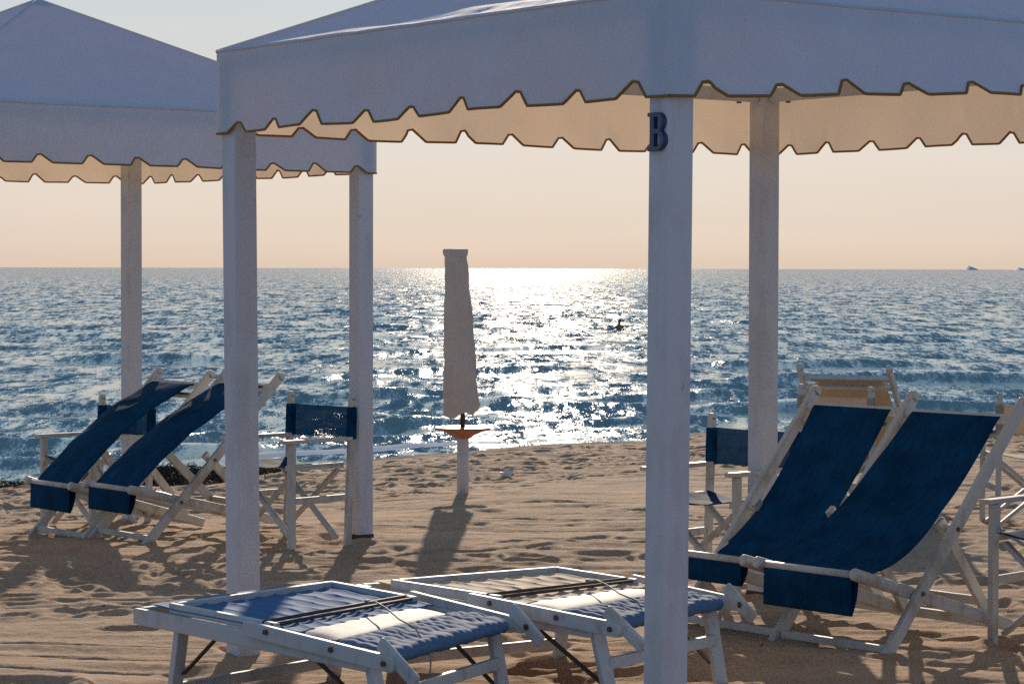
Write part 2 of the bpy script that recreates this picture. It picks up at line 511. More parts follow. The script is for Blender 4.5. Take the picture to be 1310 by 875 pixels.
for i in range(260):
    cy = rs.uniform(8.3, 16.0); cx = rs.uniform(-0.25, 0.25) * cy
    if cx < -0.4 and cy < 11.8 and rs.random() < 0.8: continue
    stamp(cx, cy, rs.uniform(-0.9, 0.9), rs.uniform(0.10, 0.17), rs.uniform(0.045, 0.07), rs.uniform(0.008, 0.022))
for i in range(70):
    cy = rs.uniform(10.6, 13.2); cx = rs.uniform(-2.6, -1.2)
    stamp(cx, cy, rs.uniform(0, 3.14), rs.uniform(0.08, 0.15), rs.uniform(0.05, 0.08), rs.uniform(0.012, 0.028))
wet = np.clip((1.7 - sh) / 1.0 + 0.3 * perlin(X * 1.2, Y * 0.5, 12), 0, 1)
Z -= np.clip(-sh, 0, 8) * 0.04
sand = grid_mesh('beach_sand', X, Y, Z, M['sand'], {'wet': wet})
tag(sand, 'pale tan beach sand with footprints and raked lines', 'sand', kind='structure')

# sea: one sheet from under the beach to the horizon, with modelled waves
U = ucols(900)
Dn = np.exp(np.linspace(math.log(15.0), math.log(900.0), 1250))
D = np.concatenate([Dn, np.exp(np.linspace(math.log(930), math.log(45000), 70))])
UU, DD = np.meshgrid(U, D)
X = UU * DD; Y = DD
drow = np.gradient(D)[:, None] * np.ones_like(X)
Z = np.zeros_like(X); SX = np.zeros_like(X)
sd = Y - shore_y(X)                               # metres seaward of the waterline
wr = random.Random(11)
NW = 64
for i in range(NW):
    lam = math.exp(wr.uniform(math.log(0.32), math.log(5.0)))
    ang = wr.gauss(0, 0.55) + math.radians(-96)
    k = 2 * math.pi / lam
    slope = 0.13 * math.sqrt(2.0 / NW) * (0.75 if lam > 4 else 1.0)
    fade = np.clip((lam / drow - 2.5) / 3.0, 0, 1)
    ph = wr.uniform(0, 6.28)
    arg = k * (math.cos(ang) * X + math.sin(ang) * Y) + ph
    Z += fade * (slope / k) * np.sin(arg)
gust = 0.75 + 0.55 * perlin(X * 0.05, Y * 0.03, 21) + 0.3 * perlin(X * 0.25, Y * 0.12, 22)
depthf = np.clip(sd / 6.0, 0.25, 1)
Z *= np.clip(gust, 0.3, 1.7) * depthf
fo = np.zeros_like(X)
def roller(off, amp, width, seed, foamy, along=0.30):
    """a low breaking crest running along the shore"""
    global Z, fo
    wob = 1.1 * perlin(X * 0.16, Y * 0 + seed, seed) + 0.35 * perlin(X * 0.6, Y * 0 + seed, seed + 1)
    q = (sd - off - wob) / width
    env = np.clip(perlin(X * along, Y * 0 + seed * 3.3, seed + 2) * 1.4 + 0.62, 0, 1)
    prof = np.where(q < 0, np.exp(-(q / 0.45) ** 2), np.exp(-(q / 1.3) ** 2))
    Z += 0.8 * amp * env * prof
    fo = np.maximum(fo, foamy * (np.clip((-X - 2.5) / 2.0, 0.25, 1) if off > 6 else 1.0) * env * np.exp(-((q + 0.25) / 0.55) ** 2))
roller(1.2, 0.05, 0.35, 31, 0.9)
roller(2.6, 0.10, 0.5, 34, 0.45)
roller(5.0, 0.15, 0.6, 37, 0.30)
roller(8.5, 0.15, 0.6, 40, 0.55, 0.25)
roller(13.0, 0.19, 0.75, 43, 0.62, 0.2)
roller(21.0, 0.15, 0.9, 46, 0.15, 0.3)
roller(33.0, 0.15, 1.2, 49, 0.1, 0.3)
fo = np.maximum(fo, 0.75 * np.exp(-((sd - 0.25) / 0.30) ** 2) * np.clip(0.45 + 1.1 * perlin(X * 0.9, Y * 0.8, 51), 0, 1))
Z = SEA + Z
sea = grid_mesh('sea', X, Y, Z, M['sea_water'], {'foam': fo})
tag(sea, 'choppy blue sea glittering under a low sun', 'sea', kind='structure')

# far islets on the horizon
for px, wd, ht in ((1243, 48, 17), (1306, 40, 12)):
    c = atd(px, 343.5, 9000.0)
    mb = MB()
    rr = random.Random(int(px))
    pts = [(-1, 0), (-0.72, 0.45), (-0.45, 0.95), (-0.2, 0.88), (0.1, 0.70), (0.45, 0.5), (0.8, 0.22), (1, 0)]
    prof = [(a * wd / 2, b * ht) for a, b in pts]
    rows = []
    for kx, sc in ((-60, 0.0), (-35, 0.7), (0, 1.0), (35, 0.75), (60, 0.0)):
        rows.append([(a * (0.6 + 0.4 * sc), kx, SEA - 2 + b * sc + 2 * sc) for a, b in prof])
    vs = [q for r_ in rows for q in r_]
    n = len(prof)
    mb.add(vs, [(j * n + i, j * n + i + 1, (j + 1) * n + i + 1, (j + 1) * n + i) for j in range(4) for i in range(n - 1)])
    o = mb.build('islet', M['hazed_islet_rock'])
    o.location = (c.x, c.y, 0)
    tag(o, 'pale grey rocky islet on the horizon' if px < 1300 else 'faint low islet on the horizon at the right edge', 'islet', kind='structure')

# ------------------------------------------------------------------ gazebos
PS = 0.098
def make_gazebo(label, feet, tops, eave, drop, peak, swings, flips, yaws, bolts=(), dark_feet=(), letter_on=None):
    """feet / tops: near, left, back, right corners in order"""
    cx = sum(p.x for p in feet) / 4; cy = sum(p.y for p in feet) / 4
    base = Vector((cx, cy, 0))
    g = empty('beach_gazebo', base)
    tag(g, label, 'gazebo', 'white gazebos on the beach')
    ctr = Vector((cx, cy))
    cs = []
    for p in tops:
        d = Vector((p.x, p.y)) - ctr
        cs.append(Vector((p.x, p.y, 0)) - base + Vector((d.x, d.y, 0)).normalized() * 0.085)
    for i, (a, b) in enumerate(zip(feet, tops)):
        mb = MB()
        up = (math.sin(yaws[i]), math.cos(yaws[i]), 0)
        z0 = ground(a.x, a.y)
        mb.bar(Vector((a.x, a.y, z0 - 0.25)) - base, Vector((b.x, b.y, eave - 0.02)) - base, PS, PS, up)
        post = mb.build('post', M['white_paint'], g, bevel=0.006)
        if i in dark_feet:
            s = MB(); s.bar(Vector((a.x, a.y, z0 - 0.1)) - base, Vector((a.x, a.y, z0 + 0.025)) - base, PS + 0.006, PS + 0.006, up)
            s.build('foot_sleeve', M['dark_base'], post, bevel=0.003)
        if i in bolts:
            for q in range(2):
                an = yaws[i] + (math.pi if q == 0 else -math.pi / 2)
                nrm = Vector((math.sin(an), math.cos(an), 0))
                c = Vector((a.x, a.y, z0 + 0.07 + 0.02 * q)) - base + nrm * (PS / 2)
                MB().tube([c - nrm * 0.004, c + nrm * 0.005], 0.008, 10).build('bolt', M['bolt_metal'], post)
    # eave beams between the posts
    for i in range(4):
        a, b = tops[i], tops[(i + 1) % 4]
        p0 = Vector((a.x, a.y, eave - 0.05)) - base; p1 = Vector((b.x, b.y, eave - 0.05)) - base
        d = (p1 - p0).normalized() * 0.05
        MB().bar(p0 + d, p1 - d, 0.035, 0.06).build('eave_beam', M['white_paint'], g, bevel=0.003)
    # small hooks on the back post head, just under the roof
    b = Vector((tops[2].x, tops[2].y, 0)) - base
    inw = (-b).normalized(); sx = Vector((-inw.y, inw.x, 0))
    for sgn in (-1, 1):
        c = b + sx * sgn * 0.11 + inw * 0.06
        MB().tube([c + Vector((0, 0, eave - 0.02)), c + Vector((0, 0, eave - 0.055)), c + Vector((0, 0, eave - 0.06)), c + Vector((0, 0, eave - 0.085))], [0.005, 0.005, 0.011, 0.011], 8).build('hook', M['dark_base'], g)
    # roof
    pk = Vector((0, 0, peak))
    mb = MB()
    for i in range(4):
        c0, c1 = cs[i] + Vector((0, 0, eave)), cs[(i + 1) % 4] + Vector((0, 0, eave))
        if i % 4 in (0, 1, 2, 3):
            ed = (c1 - c0).normalized()
            nr = ed.cross(pk - c0).normalized()
            if nr.z < 0: nr = -nr
        def fn(s, t, c0=c0, c1=c1, nr=nr, i=i):
            tt = t ** 1.25
            P = c0.lerp(c1, s).lerp(pk, tt * 0.992)
            e = 4 * s * (1 - s)
            k = min(1, t * 8) * min(1, (1 - t) * 4)
            sagv = -0.045 * math.sin(math.pi * t) * e
            wr_ = 0.007 * pn(s * 3.5 + i * 9, t * 26, 60 + i) * e * math.exp(-t * 5)
            wr_ += 0.006 * pn((s + t * 0.7) * 16, (s - t) * 3 + i, 65 + i) * e * math.exp(-t * 3)
            wr_ += 0.007 * pn(s * 7, t * 7, 70 + i) * e
            return P + nr * ((sagv + wr_ * 1.2) * k)
        mb.grid(fn, 56, 44)
    roof = mb.build('canopy_roof', M['canopy_white'], g, smooth=True)
    # peak cap and hip seams
    s = MB()
    for i in range(4):
        a = cs[i] + Vector((0, 0, eave))
        s.tube([a.lerp(pk, f ** 1.25 * 0.992) + Vector((0, 0, 0.002)) for f in [j / 24 for j in range(25)]], 0.006, 6)
    s.build('hip_seam', M['canopy_white'], roof, smooth=True)
    s = MB()
    for i in range(4):
        a, b = cs[i] + Vector((0, 0, eave)), cs[(i + 1) % 4] + Vector((0, 0, eave))
        s.tube([a.lerp(b, j / 30) + Vector((0, 0, 0.003 * pn(j * 0.7, i, 55))) for j in range(31)], 0.006, 6)
    s.build('eave_seam', M['canopy_white'], roof, smooth=True)
    MB().tube([pk + Vector((0, 0, -0.05)), pk + Vector((0, 0, -0.005)), pk + Vector((0, 0, 0.006))], [0.075, 0.03, 0.006], 16).build('peak_cap', M['canopy_white'], roof, smooth=True)
    # valances with notched scalloped hem
    for i in range(4):
        c0, c1 = cs[i], cs[(i + 1) % 4]
        L = (c1 - c0).length
        ed = (c1 - c0).normalized()
        nr = Vector((ed.y, -ed.x, 0))
        if nr.dot((c0 + c1) / 2) < 0: nr = -nr
        nper = round(L / (0.30 if i == 0 else 0.265))
        pr = L / nper
        def notch(sm, pr=pr, fl=flips[i]):
            ph = ((0.26 - sm / pr) if fl else (sm / pr + 0.26)) % 1.0
            
            # flat tongue, gentle slope up, sharp drop
            if ph < 0.52: h = 0
            elif ph < 0.78: h = (ph - 0.52) / 0.26
            elif ph < 0.82: h = 1.0
            elif ph < 0.95: h = 1 - (ph - 0.82) / 0.13
            else: h = 0
            return 0.052 * h * (1 - 0.12 * (h > 0.98))
        nc = nper * 26
        def pos(s, vv, c0=c0, c1=c1, nr=nr, i=i, L=L, notch=notch):
            sm = s * L
            q = int(sm / 0.3 + i * 13)
            dz = drop - notch(sm) * (0.9 + 0.25 * pn(q * 0.77, i + 0.3, 81)) - 0.012 * pn(sm * 1.3, i * 3.1, 80) * math.sin(math.pi * s)
            th = swings[i] * math.sin(math.pi * min(1, s)) ** 0.8 + (0.13 * pn(sm * 2.0, i * 5.0, 82) + 0.02) * min(1, 12 * s * (1 - s))
            r_ = dz * vv
            th2 = th * (0.5 + 0.5 * vv)
            rp = 0.010 * pn(sm * 3.3, vv * 2, 83 + i) * min(1, 10 * s * (1 - s)) * vv
            top = c0.lerp(c1, s) + Vector((0, 0, eave))
            return top + nr * (r_ * math.sin(th2) + rp) + Vector((0, 0, -r_ * math.cos(th2)))
        mb = MB(); mb.grid(pos, nc, 9)
        va = mb.build('valance', M['canopy_white'], g, smooth=True)
        tr = MB(); tr.tube([pos(k / nc, 1.0) for k in range(nc + 1)], 0.005, 6)
        tr.build('hem_trim', M['trim_ochre'], va, smooth=True)
    return g

A_d, L_d, B_d = 7.57, 9.67, 11.36
def foot(px, d):
    p = atd(px, 343.5, d); p.z = 0; return p
At, Lt, Bt = foot(859, A_d), foot(305, L_d), foot(977, B_d)
Rt = At + (Bt - Lt) * 0.98
Af, Lf, Bf = foot(852, A_d), foot(312, L_d), foot(977, B_d)
Rf = Rt.copy()
Hpost = 2.0
yaw_g = math.atan2((Bt - Lt).x, (Bt - Lt).y)
G1 = make_gazebo('large near white gazebo with a navy letter B on its front post',
    [Af, Lf, Bf, Rf], [At, Lt, Bt, Rt], 2.318, 0.316, 2.90,
    [0.05, 0.02, 0.03, 0.55], [True, True, False, False],
    [yaw_g + R(7), yaw_g, yaw_g, yaw_g], bolts=(1,), dark_feet=(2,))
R2 = foot(462, 13.75); B2 = foot(168, 15.5)
A2 = R2 - (Bt - Lt) * 0.93; L2 = B2 - (Bt - Lt) * 0.93
# for the second gazebo: near = A2, left = L2, back = B2, right = R2
G2 = make_gazebo('smaller looking white gazebo farther back behind the blue deck chairs',
    [A2, L2, B2, R2], [A2, L2, B2, R2], 2.305, 0.30, 2.96,
    [0.04, 0.02, 0.03, 0.06], [True, True, False, False],
    [yaw_g] * 4, dark_feet=(3,))

# letter B: slab letter fixed to the near post
def letter_B(parent, origin, xdir, nrm, hgt):
    cu = bpy.data.curves.new('letter_curve', 'CURVE')
    cu.dimensions = '2D'; cu.fill_mode = 'BOTH'; cu.extrude = 0.007; cu.bevel_depth = 0.0018
    def poly(pts):
        s = cu.splines.new('POLY'); s.points.add(len(pts) - 1)
        for q, (a, b) in zip(s.points, pts): q.co = (a, b, 0, 1)
        s.use_cyclic_u = True
    def arc(cx, cy, rx, ry, a0, a1, n=14):
        return [(cx + rx * math.cos(R(a0 + (a1 - a0) * k / n)), cy + ry * math.sin(R(a0 + (a1 - a0) * k / n))) for k in range(n + 1)]
    out = [(-0.06, 0), (0.36, 0)] + arc(0.36, 0.27, 0.34, 0.27, -90, 62) + arc(0.36, 0.76, 0.29, 0.24, -48, 90) + [(-0.06, 1.0), (-0.06, 0.93), (0.05, 0.91), (0.05, 0.09), (-0.06, 0.07)]
    poly(out)
    poly([(0.22, 0.09)] + arc(0.36, 0.27, 0.17, 0.18, -90, 90) + [(0.22, 0.45)])
    poly([(0.22, 0.56)] + arc(0.36, 0.735, 0.13, 0.175, -90, 90) + [(0.22, 0.91)])
    tmp = bpy.data.objects.new('letter_tmp', cu); col.objects.link(tmp)
    for s in cu.splines:
        for q in s.points: q.co = (q.co[0] * hgt, q.co[1] * hgt, 0, 1)
    dg = bpy.context.evaluated_depsgraph_get()
    me = bpy.data.meshes.new_from_object(tmp.evaluated_get(dg))
    bpy.data.objects.remove(tmp)
    me.materials.clear(); me.materials.append(M['navy_letter'])
    o = bpy.data.objects.new('letter_sign', me); col.objects.link(o)
    o.parent = parent
    x = xdir.normalized(); z = nrm.normalized(); y = z.cross(x)
    mt = Matrix((x, y, z)).transposed().to_4x4(); mt.translation = origin
    o.matrix_local = mt
    return o
ya = yaw_g + R(7)
# faces of the near post: the left one has its normal turned to the camera's left
nl = Vector((math.sin(ya + math.pi), math.cos(ya + math.pi), 0))
faces = [Vector((math.sin(ya + k * math.pi / 2), math.cos(ya + k * math.pi / 2), 0)) for k in range(4)]
front = sorted(faces, key=lambda v: v.y)[:2]
fl = min(front, key=lambda v: v.x)                 # the face that looks to camera-left
xd = Vector((0, 0, 1)).cross(fl)
pz = atd(843, 170, A_d).z
G1b = G1.location
pc = At + fl * (PS / 2 + 0.008)
letter_B(G1, Vector((pc.x - G1b.x, pc.y - G1b.y, pz - 0.055)) - xd * 0.028, xd, fl, 0.112)

# ------------------------------------------------------------------ deck chairs
def make_deckchair(label, loc, yaw, ut, zt, uf, zf, ur, zr, billow, cmat, sag=(0.27, -0.07), twist=0.0, flap=0.14, wood_mat='chair_paint', wd=0.60, group='blue canvas deck chairs', ground_bar=True):
    """local: -Y is the way the sitter faces, X across, origin between the front feet"""
    t = empty('deck_chair', loc, yaw)
    tag(t, label, 'deck chair', group)
    wm = M[wood_mat]
    L = math.hypot(ut, zt); du, dz = ut / L, zt / L
    P = lambda x, u, z: Vector((x, u, z))
    hx = wd / 2 - 0.014
    for s in (-1, 1):
        mb = MB()
        mb.bar(P(s * hx, -0.03 * du / dz, -0.03), P(s * hx, ut + du * 0.045, zt + dz * 0.045), 0.026, 0.05, (0, -dz, du))
        e0 = P(s * hx, ut + du * 0.045, zt + dz * 0.045)
        mb.tube([e0 - P(0.013, 0, 0), e0 + P(0.013, 0, 0)], 0.025, 14)
        rail = mb.build('side_rail', wm, t, bevel=0.004)
        f1 = 0.25; f2 = 0.51
        for f in (f1, f2):
            c = P(s * (hx + 0.013), ut * f, zt * f)
            MB().tube([c, c + P(s * 0.006, 0, 0)], 0.009, 10).build('pivot_bolt', M['bolt_metal'], rail)
    top = P(0, ut * 0.965, zt * 0.965)
    mb = MB().bar(P(-hx + 0.013, top.y, top.z), P(hx - 0.013, top.y, top.z), 0.03, 0.034, (0, -dz, du))
    mb.build('top_rail', wm, t, bevel=0.004)
    mb = MB().bar(P(-hx + 0.013, ut * 0.90 + 0.02, zt * 0.90), P(hx - 0.013, ut * 0.90 + 0.02, zt * 0.90), 0.022, 0.03, (0, -dz, du))
    mb.build('cross_bar', wm, t, bevel=0.004)
    if ground_bar:
        MB().bar(P(-hx + 0.012, 0.02, 0.025), P(hx - 0.012, 0.02, 0.025), 0.025, 0.03, (0, 0, 1)).build('foot_bar', wm, t, bevel=0.004)
    # seat frame
    hs = hx - 0.032
    dd = Vector((0, ur - uf, zr - zf)).normalized()
    for s in (-1, 1):
        mb = MB()
        a = P(s * hs, uf, zf); b = P(s * hs, ur, zr)
        mb.tube([a - dd * 0.035, a - dd * 0.028, a + dd * 0.18, a + dd * 0.24], [0.019, 0.025, 0.025, 0.020], 12)
        mb.bar(a + dd * 0.235, b, 0.026, 0.05)
        mb.build('seat_rail', wm, t, bevel=0.004)
    MB().tube([P(-hs, uf, zf), P(hs, uf, zf)], 0.016, 12).build('front_rail', wm, t, smooth=True)
    MB().bar(P(-hs + .013, ur - 0.03, zr + 0.008), P(hs - .013, ur - 0.03, zr + 0.008), 0.024, 0.04).build('rear_bar', wm, t, bevel=0.003)
    # props
    hp = hs - 0.032
    pu, pz_ = ut * 0.51, zt * 0.51
    eu = ur - 0.07; ez = zr + 0.02
    for s in (-1, 1):
        mb = MB()
        mb.bar(P(s * hp, pu - 0.02, pz_ + 0.03), P(s * hp, eu, ez), 0.024, 0.045)
        c = P(s * hp, pu, pz_)
        mb.tube([c, P(s * hx, pu, pz_)], 0.016, 10)
        mb.build('prop_leg', wm, t, bevel=0.003)
    MB().bar(P(-hp + .012, pu + (eu - pu) * 0.78, pz_ + (ez - pz_) * 0.78), P(hp - .012, pu + (eu - pu) * 0.78, pz_ + (ez - pz_) * 0.78), 0.022, 0.035).build('prop_bar', wm, t, bevel=0.003)
    # sling
    fw = wd - 0.145
    p0 = Vector((top.y - 0.018, top.z + 0.012)); p3 = Vector((uf + 0.024, zf + 0.004))
    if billow > 0:
        c = (p0 + p3) / 2 + Vector((-0.57, 0.82)) * billow * 2
    else:
        c = Vector((uf + sag[0], zf + sag[1]))
    def path(q):
        if q < 0.02:
            return Vector((top.y + 0.02, top.z - 0.02)).lerp(p0, q / 0.02)
        if q < 0.80:
            f = (q - 0.02) / 0.78
            return p0 * (1 - f) ** 2 + c * (2 * f * (1 - f)) + p3 * f * f
        f = (q - 0.80) / 0.20
        if f < 0.5:
            g = f / 0.5
            return p3.lerp(Vector((uf - 0.004, zf - flap - 0.01)), g) + Vector((0.012 * math.sin(math.pi * g), 0))
        if f < 0.6:
            g = (f - 0.5) / 0.1 * math.pi
            return Vector((uf - 0.010 + 0.006 * math.cos(g), zf - flap - 0.01 - 0.006 * math.sin(g)))
        g = (f - 0.6) / 0.4
        return Vector((uf - 0.016, zf - flap - 0.01)).lerp(Vector((uf - 0.012, zf - 0.010)), g)
    sd_ = int(abs(loc.x * 37)) % 20
    def fn(a, q):
        P2 = path(q)
        x = (a - 0.5) * fw * (1 - 0.03 * math.sin(math.pi * min(1, q / 0.8)))
        e = math.sin(math.pi * min(1, max(0, (q - .02) / 0.78)))
        k = (0.012 * pn(a * 2.0, q * 6, sd_) + 0.004 * pn(a * 6, q * 9, sd_ + 1)) * e
        if billow > 0: k += 0.03 * math.sin(math.pi * a) * e
        else: k += -0.014 * math.sin(math.pi * a) * e + twist * (0.5 - a) * 2 * e
        return Vector((x, P2.x - 0.57 * k, P2.y + 0.82 * k))
    sl = MB().grid(fn, 16, 110).build('canvas_sling', cmat, t, smooth=True, solid=0.003)
    return t

def yaw_from_facing(fx, fy): return math.atan2(fx, -fy)
BC, BG = M['blue_canvas'], M['beige_canvas']

# right pair, side by side under the near gazebo
wn = Vector((math.cos(-0.87), math.sin(-0.87), 0))
c = Vector((1.25, 9.772, 0))
make_deckchair('nearest deck chair in sagging dark blue canvas, beside the cut off director chair', c, -0.87, 0.791, 0.915, -0.121, 0.319, 0.78, 0.05, 0, BC, sag=(0.32, 0.0), twist=0.035, wd=0.606)
make_deckchair('deck chair in blue canvas just right of the front gazebo post, behind its neighbour', c - wn * 0.595 + Vector((0.015, 0.0, 0)), -0.885, 0.785, 0.918, -0.121, 0.319, 0.78, 0.05, 0, BC, sag=(0.34, -0.20), twist=0.0, flap=0.085, wd=0.59)
# left pair, their canvas filled by the wind
make_deckchair('deck chair with bulging blue canvas, partly behind the left gazebo post', Vector((-2.141, 13.677, 0)), -0.899, 0.822, 0.845, -0.061, 0.286, 0.86, 0.07, 0.047, BC, flap=0.115, wd=0.594)
make_deckchair('leftmost deck chair with bulging blue canvas, near the water', Vector((-2.575, 14.2, -0.045)), -0.891, 0.80, 0.878, -0.045, 0.302, 0.80, 0.05, 0.05, BC, flap=0.13, wd=0.60)

# ------------------------------------------------------------------ director chairs
def make_director(label, loc, yaw, cmat, group):
    t = empty('director_chair', loc, yaw)
    tag(t, label, 'director chair', group)
    wm = M['chair_paint']
    hw, hd = 0.25, 0.20
    P = lambda x, y, z: Vector((x, y, z))
    for s in (-1, 1):
        x = s * hw
        MB().bar(P(x, -hd, -0.02), P(x, -hd, 0.553), 0.026, 0.042, (0, 1, 0)).build('front_leg', wm, t, bevel=0.003)
        mb = MB().bar(P(x, hd, -0.02), P(x, hd + 0.035, 0.785), 0.026, 0.038, (0, 1, 0))
        mb.tube([P(x - .013, hd + .035, 0.785), P(x + .013, hd + .035, 0.785)], 0.019, 10)
        mb.build('back_post', wm, t, bevel=0.003)
        MB().bar(P(x, -hd - 0.06, 0.566), P(x, hd + 0.02, 0.566), 0.05, 0.02).build('armrest', wm, t, bevel=0.004)
        MB().bar(P(x * 0.93, -hd - 0.02, 0.425), P(x * 0.93, hd - 0.02, 0.425), 0.024, 0.03).build('seat_rail', wm, t, bevel=0.003)
        MB().bar(P(x, -hd + 0.015, 0.25), P(x, hd - 0.015, 0.25), 0.02, 0.035).build('stretcher', wm, t, bevel=0.003)
    for y in (-hd + 0.045, hd - 0.055):
        for s in (-1, 1):
            MB().bar(P(-s * (hw - 0.015), y + s * 0.011, 0.03), P(s * (hw - 0.03), y + s * 0.011, 0.40), 0.02, 0.032, (0, 1, 0)).build('cross_leg', wm, t, bevel=0.003)
    def seat(a, b):
        x = (a - 0.5) * 2 * (hw * 0.93 + 0.012)
        e = 1 - (2 * a - 1) ** 2
        wr_ = 0.004 * pn(a * 5, b * 5, 3)
        ed = abs(2 * a - 1)
        z = 0.446 - 0.03 * e + wr_ - (0.02 if ed > 0.97 else 0)
        return P(x, -hd - 0.005 + b * (2 * hd - 0.02), z)
    MB().grid(seat, 24, 10).build('seat_canvas', cmat, t, smooth=True, solid=0.003)
    def back(a, b):
        x = (a - 0.5) * 2 * (hw + 0.022)
        e = 1 - (2 * a - 1) ** 4
        z = 0.560 + 0.178 * b - 0.006 * e * (1 if b > 0.5 else -0.5) + 0.002 * pn(a * 6, b * 2, 8)
        return P(x, hd + 0.012 + 0.035 * z / 0.8 + 0.03 * e - (0.0 if abs(2 * a - 1) < .97 else 0.012), z)
    bk = MB().grid(back, 30, 8).build('back_canvas', M['blue_open_weave'] if cmat is M['blue_canvas'] else M['beige_open_weave'], t, smooth=True, solid=0.003)
    for s in (-1, 1):                                # sewn sleeves round the posts
        x = s * hw
        MB().bar(P(x, hd + 0.028, 0.558), P(x, hd + 0.034, 0.738), 0.040, 0.052, (0, 1, 0)).build('sleeve', cmat, bk, bevel=0.012)
    return t
def director_at(label, px, py, zg, local, fx, fy, cmat, group):
    """put the foot `local` (x,y) of the chair at the pixel of that foot on the ground"""
    yaw = yaw_from_facing(fx, fy)
    p = at(px, py, zg)
    off = Matrix.Rotation(yaw, 3, 'Z') @ Vector((local[0], local[1], 0))
    c = p - off
    return make_director(label, Vector((c.x, c.y, zg)), yaw, cmat, group)
BGp, BEp = 'blue director chairs', 'beige director chairs'
director_at('blue director chair with a sagging back canvas, between the two gazebo posts at the left', 373, 702, 0, (0.25, -0.20), -0.69, -0.72, BC, BGp)
director_at('blue director chair farthest left, behind the bulging deck chairs at the water edge', 119, 684, -0.10, (0.25, -0.20), -0.70, -0.71, BC, BGp)
director_at('blue director chair behind the sagging deck chairs, in front of the back gazebo post', 942, 768, 0, (0.25, -0.20), -0.69, -0.72, BC, BGp)
director_at('white framed director chair cut off by the right edge, beside the nearest deck chair', 1270, 822, 0, (-0.25, -0.20), -0.69, -0.72, BC, BGp)
director_at('beige director chair at the right edge, its back towards us', 1276, 681, -0.02, (0.25, 0.20), -0.03, 1.0, BG, BEp)
hh = atd(1099, 510, 14.9)
gz = ground(hh.x, hh.y)
make_director('beige director chair seen over the blue deck chairs, in front of the beige deck chair', Vector((hh.x, hh.y, gz)), yaw_from_facing(0.68, 0.73), BG, BEp)
ii = atd(1134, 480, 15.8)
gz = ground(ii.x, ii.y)
make_deckchair('beige deck chair behind the beige director chair, facing the sea', Vector((ii.x, ii.y + 0.1, gz)), yaw_from_facing(0.45, 0.90), 0.75, 0.85, -0.16, 0.33, 0.70, 0.055, 0, BG, wd=0.60, group='beige deck chairs')

# ------------------------------------------------------------------ closed umbrella with a table on its pole
uc = at(592, 633, -0.06)
um = empty('beach_umbrella', Vector((uc.x, uc.y, ground(uc.x, uc.y))))
tag(um, 'closed cream beach umbrella on a white pole with an orange table', 'umbrella')
MB().tube([(0, 0, -0.2), (0, 0, 0.39), (0, 0, 0.405)], [0.041, 0.041, 0.036], 20).build('pole', M['white_paint'], um, smooth=True)
sc = uc.y / F
ztab = (633 - 547) * sc
mb = MB()
mb.tube([(0, 0, ztab - 0.075), (0, 0, ztab - 0.05), (0, 0, ztab - 0.022), (0, 0, ztab - 0.016), (0, 0, ztab), (0, 0, ztab + 0.002)], [0.045, 0.085, 0.15, 0.187, 0.189, 0.18], 40)
mb.build('table', M['orange_plastic'], um, bevel=0.0)
MB().tube([(0, 0, ztab), (-0.004, 0, ztab + 0.18)], 0.017, 12).build('inner_pole', M['dark_strap'], um, smooth=True)
zb = (633 - 529) * sc; zt_ = (633 - 319) * sc
tilt = (583 - 586) * sc / (zt_ - zb)
def umb(a, q):
    th = 2 * math.pi * a
    z = zb + (zt_ - zb) * q
    r0 = 0.112 * (1 - q) ** 0.9 + 0.062 * q ** 0.9
    if q > 0.955: r0 *= 1.0 + 0.27 * (0.5 + 0.5 * math.sin(4 * th + 1)) * min(1, (q - 0.955) / 0.02)
    fold = 1 + 0.16 * math.sin(7 * th + 2.0 * math.sin(q * 2.2) + 1.3 * math.sin(2 * th + 1)) * (0.6 + 0.5 * math.sin(th * 2 + q)) * (1 - 0.5 * q) + 0.05 * math.sin(3 * th + 4 * q)
    hem = 0.018 * math.sin(4 * th + 0.6) * max(0, 1 - q * 12) + 0.02 * math.sin(th + 0.8) * max(0, 1 - q * 12)
    r = r0 * fold + 0.009 * pn(math.cos(th) * 2, q * 6 + math.sin(th) * 2, 90) + 0.004 * pn(math.cos(th) * 5, q * 16 + math.sin(th) * 5, 91)
    return Vector((r * math.cos(th) - 0.012 * (0.5 - q) - 0.03 * q * 1.4 - 0.01, r * 0.85 * math.sin(th), z + hem))
cv = MB().grid(umb, 96, 60).build('folded_canopy', M['umbrella_cream'], um, smooth=True)
def ubt(a, q): 
    P_ = umb(a, 1.0); C = Vector((-0.05, 0, zt_ + 0.006))
    return P_.lerp(C, q)
MB().grid(ubt, 48, 4).build('top_cap', M['umbrella_cream'], cv, smooth=True)
